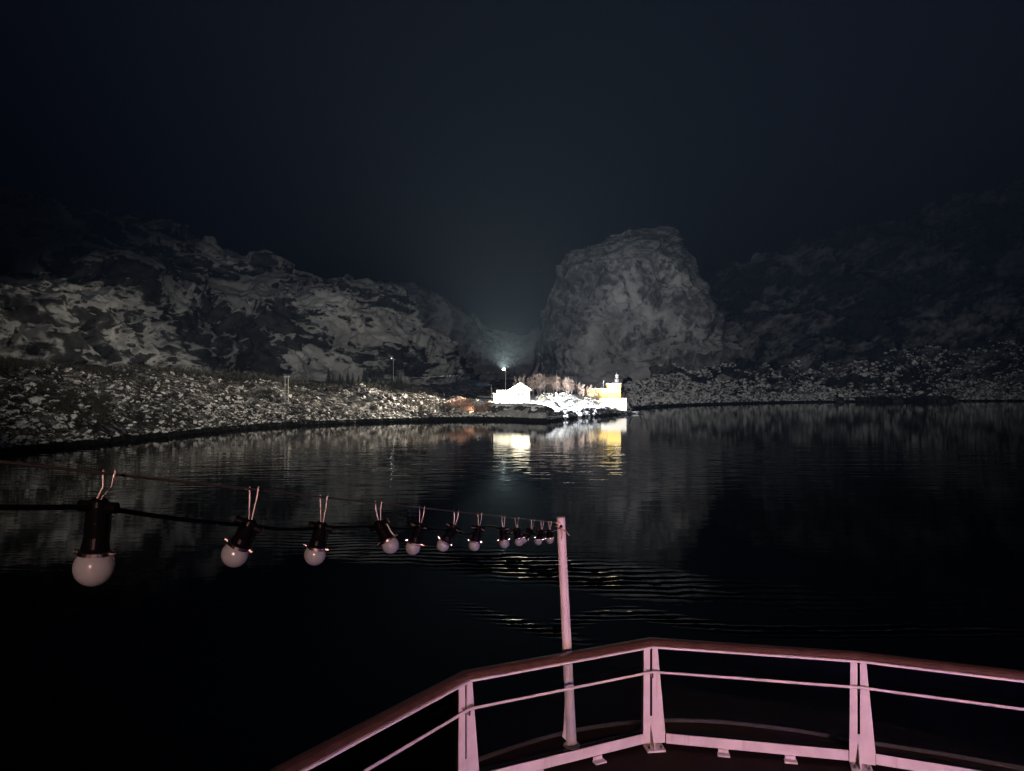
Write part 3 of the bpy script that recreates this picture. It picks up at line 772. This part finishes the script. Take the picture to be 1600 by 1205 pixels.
# ------------------------------------------------------------------ power line and lamps ashore
pp = P(448, 610, 292); pz = sheet_at(SCREE, pp.x, pp.y)
hp = empty('power_pole', (pp.x, pp.y, pz - 0.3), 0.35, label='double wooden power pole standing on the scree', cat='pole')
top_z = P(448, 587, 292).z - pz + 0.3
for s in (-1, 1):
    b = MB(); b.tube([(s * 0.65, 0, 0), (s * 0.62, 0, top_z)], [0.15, 0.11], 7); b.build('pole', M_wood, hp)
b = MB(); b.box((0, 0.16, top_z - 0.5), (2.4, 0.14, 0.18)); b.build('crossarm', M_wood, hp)
for s in (-1, 0, 1):
    b = MB(); b.lathe([(0.07, 0), (0.1, 0.1), (0.06, 0.2), (0.09, 0.3), (0.03, 0.36)], 8, Matrix.Translation((s, 0.16, top_z - 0.41))); b.build('insulator', M_grey, hp)
def lamp_post(px, py, d, zb, label, watts, aim, cone, col):
    t = P(px, py, d); h = t.z - zb
    e_ = empty('lamp_post', (t.x, d, zb), 0, label=label, cat='street lamp')
    b = MB(); b.tube([(0.9, 0.3, -0.5), (0.9, 0.3, h * 0.96), (0.75, 0.25, h), (0, 0, h + 0.12)], [0.13, 0.09, 0.06, 0.05], 7); b.build('pole', M_grey, e_)
    b = MB(); b.box((-0.1, -0.05, h + 0.1), (0.8, 0.4, 0.14)); b.build('lamp_head', M_grey, e_)
    b = MB(); b.lathe([(0.1, -0.16), (0.26, -0.1), (0.26, 0.02)], 10, Matrix.Translation((-0.1, -0.05, h))); b.build('bulb', M_lampglass, e_)
    ld = bpy.data.lights.new('lamp_light', 'SPOT'); ld.energy = watts; ld.color = col; ld.spot_size = R(cone); ld.spot_blend = 1.0; ld.shadow_soft_size = 0.25
    lo = bpy.data.objects.new('lamp_light', ld); C.objects.link(lo); lo.parent = e_; lo.location = (-0.1, -0.45, h - 0.1)
    lo.rotation_euler = Vector(aim).to_track_quat('-Z', 'Y').to_euler()
    return e_, t
l1, t1 = lamp_post(787, 577.5, 352, 7.2, 'tall floodlight post with a lit lamp behind the white house', POLE_LAMP, (0.12, -0.10, 0.98), 160, (1.0, 0.82, 0.46))
zl = sheet_at(SCREE, P(612, 560, 425).x, 425)
l2, t2 = lamp_post(612, 560, 425, zl, 'lit lamp post alone below the cliff face', 120, (0, -0.6, -0.8), 140, (0.8, 0.9, 1.0))
b = MB(); a0 = P(448, 588, 292) + Vector((0.3, 0, 0)); a1 = t1 + Vector((0.9, 0.3, -0.6))
pts = []
for k in range(25):
    f = k / 24; q = a0.lerp(a1, f); q.z -= 4 * 2.0 * f * (1 - f); pts.append(q)
b.tube(pts, 0.028, 4); b.build('power_line', M_wire, label='single pale power line sagging from the double pole to the point', cat='cable')
small = P(943, 596, 392); zb = sz(608) + 0.3
sp_ = empty('roof_vent_pipe', (small.x, 392, zb), 0, label='thin vent pipe on the flat roof of the yellow hall', cat='pipe')
b = MB(); b.tube([(0, 0, 0), (0, 0, small.z - zb)], 0.09, 6); b.build('pipe', M_grey, sp_)
b = MB(); b.lathe([(0.1, 0), (0.28, 0.1), (0.28, 0.3), (0.05, 0.42)], 8, Matrix.Translation((0, 0, small.z - zb))); b.build('cowl', M_grey, sp_)


# floodlights on the point, mostly unseen ones added to brighten houses, snow and scree
def flood(loc, aim, watts, cone, col, label, wall=False):
    e_ = empty('floodlight', loc, 0, label=label, cat='floodlight')
    a = Vector(aim).normalized(); rot = Vector((0, -1, 0)).rotation_difference(-a).to_matrix()
    b = MB(); b.box((0, 0, 0), (0.36, 0.12, 0.26), rot); b.build('housing', M_trim, e_)
    dn = loc[2] - ph(loc[0], loc[1]) if not wall else 0.45
    b = MB(); b.tube([(0, 0, -0.12), (0, 0, -dn)], 0.04, 6); b.box((0, 0, -dn) if not wall else (-0.3, 0, -0.4), (0.4, 0.4, 0.08)); b.build('stand', M_trim, e_)
    ld = bpy.data.lights.new('lamp_light', 'SPOT'); ld.energy = watts; ld.color = col; ld.spot_size = R(cone); ld.spot_blend = 0.8; ld.shadow_soft_size = 0.15
    lo = bpy.data.objects.new('lamp_light', ld); C.objects.link(lo); lo.parent = e_; lo.location = a * 0.12; lo.rotation_euler = a.to_track_quat('-Z', 'Y').to_euler()
WARMW = (1.0, 0.90, 0.64); COOLW = (0.95, 0.97, 1.0)
def fz(x, y, up=0.8): return (x, y, ph(x, y) + up)
flood(fz(hx + 1.0, HY - 8.5), (0.05, 1, 0.30), FLOOD * 1.3, 140, WARMW, 'added floodlight on the snow in front of the gabled house')
flood(fz(hx - 7.5, HY - 7.0), (0.0, 1, 0.25), FLOOD * 0.6, 140, WARMW, 'added floodlight on the snow in front of the flat annex')
def rz_(x, t): return fz(x, float(np.interp(x, WX, WY)) + t, 1.5)
flood(rz_(16.5, 9.0), (0.1, 1, 0.12), FLOOD * 2.2, 160, COOLW, 'added floodlight at the bend of the quay road beside the grey slab')  # added to brighten the snow between house and shrubs
flood(rz_(26, 6.5), (0.05, 1, 0.16), FLOOD * 2.4, 160, COOLW, 'added floodlight at the edge of the quay road below the birches')
flood(rz_(38, 6.5), (0.1, 1, 0.14), FLOOD * 1.3, 160, COOLW, 'added floodlight at the edge of the quay road below the yellow hall')
flood(rz_(50, 4.5), (0.05, 1, 0.30), FLOOD * 0.5, 150, WARMW, 'added floodlight at the edge of the quay road below the yellow tower')
flood((sx(977) + 0.5, SY - 4.3, 6.2), (0.55, -0.30, -0.75), FLOOD * 0.5, 150, COOLW, 'floodlight at the corner of the white wing above the jetty', True)
flood((hx - 13.0, HY - 3.0, 15.5), (-1, -0.36, -0.03), FLOOD * 6.5, 62, (1.0, 0.90, 0.76), 'added floodlight beside the annex turned along the scree')  # no such lamp in sight, added to brighten the stones near the point
flood((-17.0, 322.5, 3.2), (-0.75, 0.55, 0.28), FLOOD * 0.10, 140, (1.0, 0.74, 0.50), 'orange floodlight among the russet shrubs')

# ------------------------------------------------------------------ the ship: deck, hull, railing
DZ = CAMZ - 3.71
rail = [(-1.62, 3.0), (-1.585, 5.03), (-0.42, 6.74), (1.43, 7.62), (3.38, 7.22), (5.25, 6.50), (6.3, 4.8), (6.6, 2.8)]
edge = [(-2.3, 0.0), (-2.2, 3.0), (-1.95, 5.0), (-1.35, 6.15), (-0.75, 6.95), (-0.1, 7.48), (0.6, 7.9), (1.35, 8.13), (2.1, 8.16), (2.9, 7.98), (3.6, 7.7), (4.6, 7.3), (5.6, 6.7), (6.6, 5.2), (7.0, 3.0), (7.0, 0.0)]
e3 = resample(np.array([[(x, y, 0), (x, y, 1)] for x, y in edge]), 90, 2)[:, 0, :2]
b = MB(); b.prism([tuple(p) for p in e3] + [(7.0, -60), (-14, -60), (-14, -0.5)], DZ - 0.25, DZ); link('ship_deck', b.mesh('ship_deck'), M_deck, kind='structure')
b = MB(); b.sweep([(x, y, DZ) for x, y in e3], [(-0.015, 0.0), (0.015, 0.0), (0.015, 0.03), (0.0, 0.036), (-0.015, 0.03)]); link('deck_edge', b.mesh('deck_edge'), M_hull, kind='structure')
b = MB()
b.add([(x * 0.98, y - 0.05, DZ - 0.252) for x, y in e3] + [(x * 0.8, y - 1.6, -1.5) for x, y in e3] + [(7, -60, DZ - 0.252), (-14, -60, DZ - 0.252), (7, -60, -1.5), (-14, -60, -1.5)],
      [[i, i + 1, len(e3) + i + 1, len(e3) + i] for i in range(len(e3) - 1)])
link('ship_hull', b.mesh('ship_hull'), M_hull, kind='structure')
b = MB(); b.box((-1, -9.5, CAMZ - 1.68), (12, 19.2, 0.16)); link('upper_deck', b.mesh('upper_deck'), M_hull, kind='structure')
b = MB(); b.box((-1, -19.2, CAMZ + 0.2), (12, 0.2, 4.0)); link('deckhouse_wall', b.mesh('deckhouse_wall'), M_steel, kind='structure')

rl = empty('stern_railing', (0, 0, DZ), 0, label='white steel stern railing with glass panes and brown wooden handrail', cat='railing')
H_ = 1.10
b = MB(); b.sweep([(x, y, H_) for x, y in rail], [(-0.065, -0.035), (-0.055, -0.048), (0.055, -0.048), (0.065, -0.035), (0.065, -0.012), (0.045, 0.004), (0, 0.009), (-0.045, 0.004), (-0.065, -0.012)])
hr = b.build('handrail', M_teak, rl, smooth=False)
b = MB(); b.sweep([(x, y, H_ - 0.0625) for x, y in rail], [(-0.05, -0.007), (0.072, -0.007), (0.072, 0.0125), (-0.05, 0.0125)]); b.build('rail_strip', M_steel, rl)
off = 0.065   # the middle rail runs on the inboard side of the posts
def offs(path, a):
    out = []
    for i, p in enumerate(path):
        p = Vector((*p, 0)); d0 = (p - Vector((*path[i - 1], 0))).normalized() if i else None; d1 = (Vector((*path[i + 1], 0)) - p).normalized() if i < len(path) - 1 else None
        t = ((d0 or d1) + (d1 or d0)).normalized(); s = Vector((t.y, -t.x, 0)); k = 1 / s.dot(Vector(((d0 or d1).y, -(d0 or d1).x, 0)))
        out.append(p + s * a * k)
    return out
mid = offs(rail, off)
b = MB(); b.tube([(p.x, p.y, 0.79) for p in mid], 0.0135, 10); b.build('middle_rail', M_steel, rl, smooth=True)
for i in range(len(rail)):
    p = Vector((*rail[i], 0)); d0 = (p - Vector((*rail[i - 1], 0))).normalized() if i else None
    d1 = (Vector((*rail[i + 1], 0)) - p).normalized() if i < len(rail) - 1 else None
    t = ((d0 or d1) + (d1 or d0)).normalized(); s = Vector((t.y, -t.x, 0))
    po = empty('post', (p.x, p.y, 0)); po.parent = rl; po.rotation_euler = (0, 0, math.atan2(t.y, t.x))
    # local x along the rail, local -y inboard
    b = MB(); th_ = 0.014
    for poly in ([(-0.085, 0.03), (-0.012, 0.03), (-0.012, 1.035), (-0.075, 1.035)], [(0.012, 0.03), (0.150, 0.03), (0.150, 0.14), (0.066, 1.035), (0.012, 1.035)]):
        n = len(poly)
        b.add([(x, -0.007, z) for x, z in poly] + [(x, 0.007, z) for x, z in poly], [list(range(n)), list(range(n, 2 * n))[::-1]] + [[k, (k + 1) % n, (k + 1) % n + n, k + n] for k in range(n)])
    b.box((0.0, 0.002, 0.17), (0.03, 0.008, 0.28)); b.build('upright', M_steel, po)
    b = MB(); b.add([(-0.006, -0.007, 0.02), (0.006, -0.007, 0.02), (0.006, -0.13, 0.02), (-0.006, -0.13, 0.02), (-0.006, -0.007, 0.22), (0.006, -0.007, 0.22), (0.006, -0.12, 0.06), (-0.006, -0.12, 0.06)],
        [(0, 1, 2, 3), (4, 7, 6, 5), (0, 4, 5, 1), (1, 5, 6, 2), (2, 6, 7, 3), (3, 7, 4, 0)])
    b.box((0.015, -0.06, 0.012), (0.19, 0.17, 0.02)); b.build('foot_bracket', M_steel, po)
    for bx_ in (-0.05, 0.075):
        b = MB(); b.lathe([(0.016, 0.0), (0.016, 0.018), (0.009, 0.02), (0.009, 0.034)], 6, Matrix.Translation((bx_, -0.1, 0.023))); b.build('bolt', M_metal, po)
    b = MB(); b.box((0, -0.035, 0.79), (0.12, 0.05, 0.012)); b.box((0, -0.035, 0.755), (0.012, 0.05, 0.06)); b.build('rail_clip', M_metal, po)
for i in range(len(rail) - 1):
    a = Vector((*rail[i], 0)); c = Vector((*rail[i + 1], 0)); t = (c - a).normalized(); L = (c - a).length; ang = math.atan2(t.y, t.x)
    Mz = Matrix.Rotation(ang, 3, 'Z'); s = Vector((t.y, -t.x, 0))
    m_ = (a + c) / 2
    b = MB(); b.box((m_.x + t.x * 0.03, m_.y + t.y * 0.03, 0.095), (L - 0.245, 0.014, 0.10), Mz); b.build('toe_bar', M_steel, rl)
    for f in (0.36, 0.68):
        q = a + t * L * f + s * 0.02
        b = MB(); b.box((q.x, q.y, 0.025), (0.10, 0.012, 0.045), Mz); b.box((q.x + s.x * 0.035, q.y + s.y * 0.035, 0.0085), (0.12, 0.075, 0.014), Mz); b.build('foot_tab', M_steel, rl)
    b = MB(); b.box((m_.x - s.x * 0.035, m_.y - s.y * 0.035, 0.58), (L - 0.06, 0.008, 0.86), Mz); b.build('pane', M_glass, rl)

# ------------------------------------------------------------------ the lamp pole at the stern
pb = Vector((0.615, 7.62, DZ)); pt = Vector((0.50, 7.60, CAMZ - (808 - 602.5) / F * 7.6))
pole = empty('light_pole', pb, 0, label='slim white steel pole standing outside the railing, holding the lamp wire', cat='pole')
ax = pt - pb
b = MB(); b.tube([ax * f for f in (0.0, 0.3, 0.6, 1.0)], [0.052, 0.050, 0.047, 0.044], 14, caps=True); b.build('tube', M_steel, pole, smooth=False)
b = MB(); b.lathe([(0.085, 0.0), (0.085, 0.012), (0.056, 0.014), (0.056, 0.04)], 14, Matrix.Translation((0, 0, 0.002))); b.build('base_flange', M_steel, pole)
b = MB(); b.add([(-0.05, -0.005, 0.05), (-0.1, -0.005, 0.1), (-0.085, -0.005, 0.16), (-0.062, -0.005, 0.75), (-0.05, 0.005, 0.05), (-0.1, 0.005, 0.1), (-0.085, 0.005, 0.16), (-0.062, 0.005, 0.75)],
    [(0, 1, 2, 3), (7, 6, 5, 4), (0, 4, 5, 1), (1, 5, 6, 2), (2, 6, 7, 3), (3, 7, 4, 0)]); b.build('stay_fin', M_steel, pole)
tp = ax
b = MB(); b.lathe([(0.018, -0.002), (0.018, 0.003)], 12, Matrix.Translation(tp + Vector((0, -0.0455, -0.09))) @ Matrix.Rotation(R(90), 4, 'X')); b.build('bolt_hole', M_black, pole)
b = MB(); b.tube([tp + Vector((-0.055, -0.03, -0.09)), tp + Vector((-0.02, -0.058, -0.10)), tp + Vector((0.02, -0.055, -0.12)), tp + Vector((0.058, -0.01, -0.15)), tp + Vector((0.085, -0.02, -0.185))], 0.007, 6)
b.tube([tp + Vector((0.0, -0.055, -0.095)), tp + Vector((0.012, -0.062, -0.17)), tp + Vector((0.005, -0.056, -0.21))], 0.005, 6); b.build('lashing', M_rope, pole, smooth=True)

# ------------------------------------------------------------------ the string of globe lamps
def wire_at(px):
    u = (px - 800) / F; X1, Y1 = 0.49, 7.6; k = 0.2327
    d = (X1 - k * Y1) / (u - k); x = u * d; z = CAMZ - (0.204 * d - 0.1396)
    return Vector((x, d, z))
W0 = wire_at(866); W1 = wire_at(165); Wd = (W1 - W0).normalized()
W2 = W1 + Wd * 5.5
b = MB(); b.tube([W0 + Vector((0.06, 0, 0)), W0, W1, W2], 0.0035, 6); b.build('support_wire', M_wire, label='thin steel wire running from the pole top past the globe lamps', cat='wire')
hooks = [858, 846, 831, 806, 785, 748, 711, 657, 589, 503, 393, 165]
words = ['first', 'second', 'third', 'fourth', 'fifth', 'sixth', 'seventh', 'eighth', 'ninth', 'tenth', 'eleventh', 'twelfth']
#        bulb centre offset in pixels from the hook (dx, dy to bulb centre), scale
bulb_px = [(859, 844), (841, 846), (817, 843), (811, 846), (788, 849), (741, 852), (692, 852), (645, 856), (610, 852), (492, 867), (367, 866), (147, 886)]
cab = []
for k, (hpx, (bx, by)) in enumerate(zip(hooks, bulb_px)):
    h = wire_at(hpx); d = h.y
    Rb = {11: 0.0425, 10: 0.0390, 9: 0.0375}.get(k, 0.036)
    if k < 4: Rb = 0.0355
    c = P(bx, by, d)                                     # bulb centre, at the hook's own distance
    drop = 0.085 if k < 9 else (0.10 if k < 11 else 0.075)
    if k == 11: drop = 0.068
    head = h - Vector((0, 0, drop)) + (c - h) * (0.12 if k < 11 else 0.62); head.z = h.z - drop
    axis_ = (c - head); La = axis_.length; axd = axis_.normalized()
    rot = Vector((0, 0, -1)).rotation_difference(axd).to_matrix().to_4x4()
    lamp = empty('globe_lamp', h, 0, label=f'unlit frosted globe lamp in a black socket, {words[k]} from the pole on the wire', cat='lamp', group='globe lamps on the wire')
    T = Matrix.Translation(head - h) @ rot
    sk = La - Rb * 0.86                                  # socket length down to the collar
    b = MB(); b.lathe([(0.012, 0.014), (0.020, 0.008), (0.0235, -0.004), (0.0235, -sk * 0.35), (0.0255, -sk * 0.4), (0.0245, -sk * 0.7), (0.029, -sk + 0.008), (0.029, -sk)], 28, T)
    sock = b.build('socket', M_black, lamp, smooth=False)
    b = MB(); b.tube([T @ Vector((-0.042, 0, -0.006)), T @ Vector((0.042, 0, -0.006))], 0.0125, 10); b.build('cable_clamp', M_black, sock)
    b = MB(); b.lathe([(0.029, -sk + 0.001), (0.0345, -sk - 0.001), (0.0345, -sk - 0.009), (0.029, -sk - 0.011)], 20, T); col = b.build('collar', M_metal, lamp)
    for s in (-1, 1):
        b = MB(); b.tube([T @ Vector((s * 0.033, 0, -sk - 0.005)), T @ Vector((s * 0.045, 0, -sk - 0.005))], 0.006, 8); b.build('screw', M_metal, col)
    n = 14; prof = [(Rb * math.sin(math.pi * q / n) if 0 < q < n else 0.0006, -La + Rb * math.cos(math.pi * q / n)) for q in range(n + 1)]
    b = MB(); b.lathe(prof, 28, T); b.build('globe', M_globe, lamp, smooth=True)
    side = Vector((1, 0, 0))
    for s, tl in ((-1, 0.010), (1, 0.016)):
        b = MB(); hd = head - h
        b.tube([hd + Vector((0.006 + s * 0.004, -0.010, 0.012)), Vector((s * tl * 0.75 + 0.004, -0.004, -0.028)), Vector((s * tl + 0.004, 0, 0.003)), Vector((s * tl + 0.004, 0.004, 0.007))], 0.0022, 6); b.build('cable_tie', M_tie, lamp, smooth=True)
    b = MB(); b.tube([T @ Vector((0.026, -0.006, 0.0)), T @ Vector((0.031, -0.004, -0.02)), T @ Vector((0.030, -0.004, -sk + 0.016)), T @ Vector((0.034, -0.002, -sk))], 0.0022, 6); b.build('retaining_strap', M_tie if k in (8,) else M_black, lamp, smooth=True)
    cab.append(head - axd * 0.0 + Vector((0, 0, -0.006)))
# slack power cable from socket to socket
seq = [pt + Vector((-0.03, -0.05, -0.10))] + cab + [cab[-1] + Wd * 1.2 + Vector((0, 0, -0.02)), cab[-1] + Wd * 4.5]
pts = []
for i in range(len(seq) - 1):
    a, c = seq[i], seq[i + 1]; sag = (0.02, 0.035, 0.03, 0.02, 0.03, -0.02, 0.035, 0.012, 0.012, 0.004, 0.01, 0.006, 0.01, 0.0)[i]
    for q in range(8):
        f = q / 8; v = a.lerp(c, f); v.z -= 4 * sag * f * (1 - f); pts.append(v)
pts.append(seq[-1])
b = MB(); b.tube(pts, 0.0062, 8); b.build('power_cable', M_black, smooth=True, label='slack black cable looping between the sockets of the globe lamps', cat='cable')

# ------------------------------------------------------------------ the ship's own lamps (behind and below the camera)
def spot(name, parent, loc, aim, watts, cone, col, blend=0.9, size=0.1, sx_=1.0):
    ld = bpy.data.lights.new(name, 'SPOT'); ld.energy = watts; ld.color = col; ld.spot_size = R(cone); ld.spot_blend = blend; ld.shadow_soft_size = size
    o = bpy.data.objects.new(name, ld); C.objects.link(o); o.location = loc; o.parent = parent
    o.rotation_euler = Vector(aim).to_track_quat('-Z', 'Y').to_euler(); o.scale = (sx_, 1, 1); return o
def searchlight(loc, aim_pt, label, watts, cone, col, sx_):
    e_ = empty('ship_searchlight', loc, 0, label=label, cat='searchlight')
    aim = (Vector(aim_pt) - Vector(loc)); rot = Vector((0, 0, -1)).rotation_difference(aim.normalized()).to_matrix().to_4x4()
    b = MB(); b.lathe([(0.05, 0.45), (0.22, 0.4), (0.32, 0.1), (0.34, -0.12), (0.30, -0.12), (0.28, 0.08), (0.1, 0.3)], 18, rot); b.build('housing', M_steel, e_)
    b = MB(); b.tube([(0, 0, -0.4), (0, 0, -6)], 0.12, 10); b.build('mast', M_steel, e_)
    spot('lamp_light', e_, aim.normalized() * 0.3, aim, watts, cone, col, 1.0, 0.2, sx_)
searchlight((5, -22, 31), P(850, 588, 500), 'wide searchlight on a mast above the stern', SEARCH_WIDE, 29.5, (1.0, 0.96, 0.90), 3.15)
def deck_lamp(loc, aim, label, watts, col, cone=150, mast=False):
    e_ = empty('deck_lamp', loc, 0, label=label, cat='lamp')
    rot = Vector((0, 0, -1)).rotation_difference(Vector(aim).normalized()).to_matrix().to_4x4()
    b = MB(); b.lathe([(0.04, 0.14), (0.09, 0.12), (0.12, 0.0), (0.10, 0.0), (0.08, 0.08)], 14, rot); b.build('housing', M_steel, e_)
    spot('lamp_light', e_, Vector(aim).normalized() * 0.02, aim, watts, cone, col, 1.0, 0.06)
    if mast: b = MB(); b.tube([(0, -0.1, 0.1), (0, -0.3, -10)], 0.12, 8); b.build('mast', M_steel, e_)
deck_lamp((1.6, -18.6, CAMZ + 5), (0.05, 1, -0.29), 'warm deck lamp on a short mast above the deckhouse', DECK_WARM, (1.0, 0.52, 0.45), 30, True)
deck_lamp((3.4, 0.0, CAMZ - 1.95), (-0.1, 1, -0.30), 'violet deck lamp under the upper deck', DECK_PURPLE, (0.52, 0.32, 1.0))

# ------------------------------------------------------------------ haze in the air of the fjord
hm = bpy.data.materials.new('haze'); hm.use_nodes = True
for nd in list(hm.node_tree.nodes):
    if nd.type == 'BSDF_PRINCIPLED': hm.node_tree.nodes.remove(nd)
pv = hm.node_tree.nodes.new('ShaderNodeVolumePrincipled')
pv.inputs['Color'].default_value = (0.34, 0.54, 1.0, 1); pv.inputs['Density'].default_value = 0.000040; pv.inputs['Anisotropy'].default_value = 0.0
hm.node_tree.links.new(pv.outputs[0], hm.node_tree.nodes['Material Output'].inputs['Volume'])
b = MB(); b.box((60, 480, 195), (2000, 1200, 396)); link('haze', b.mesh('haze'), hm, kind='stuff', label='thin night haze over the fjord', cat='haze')
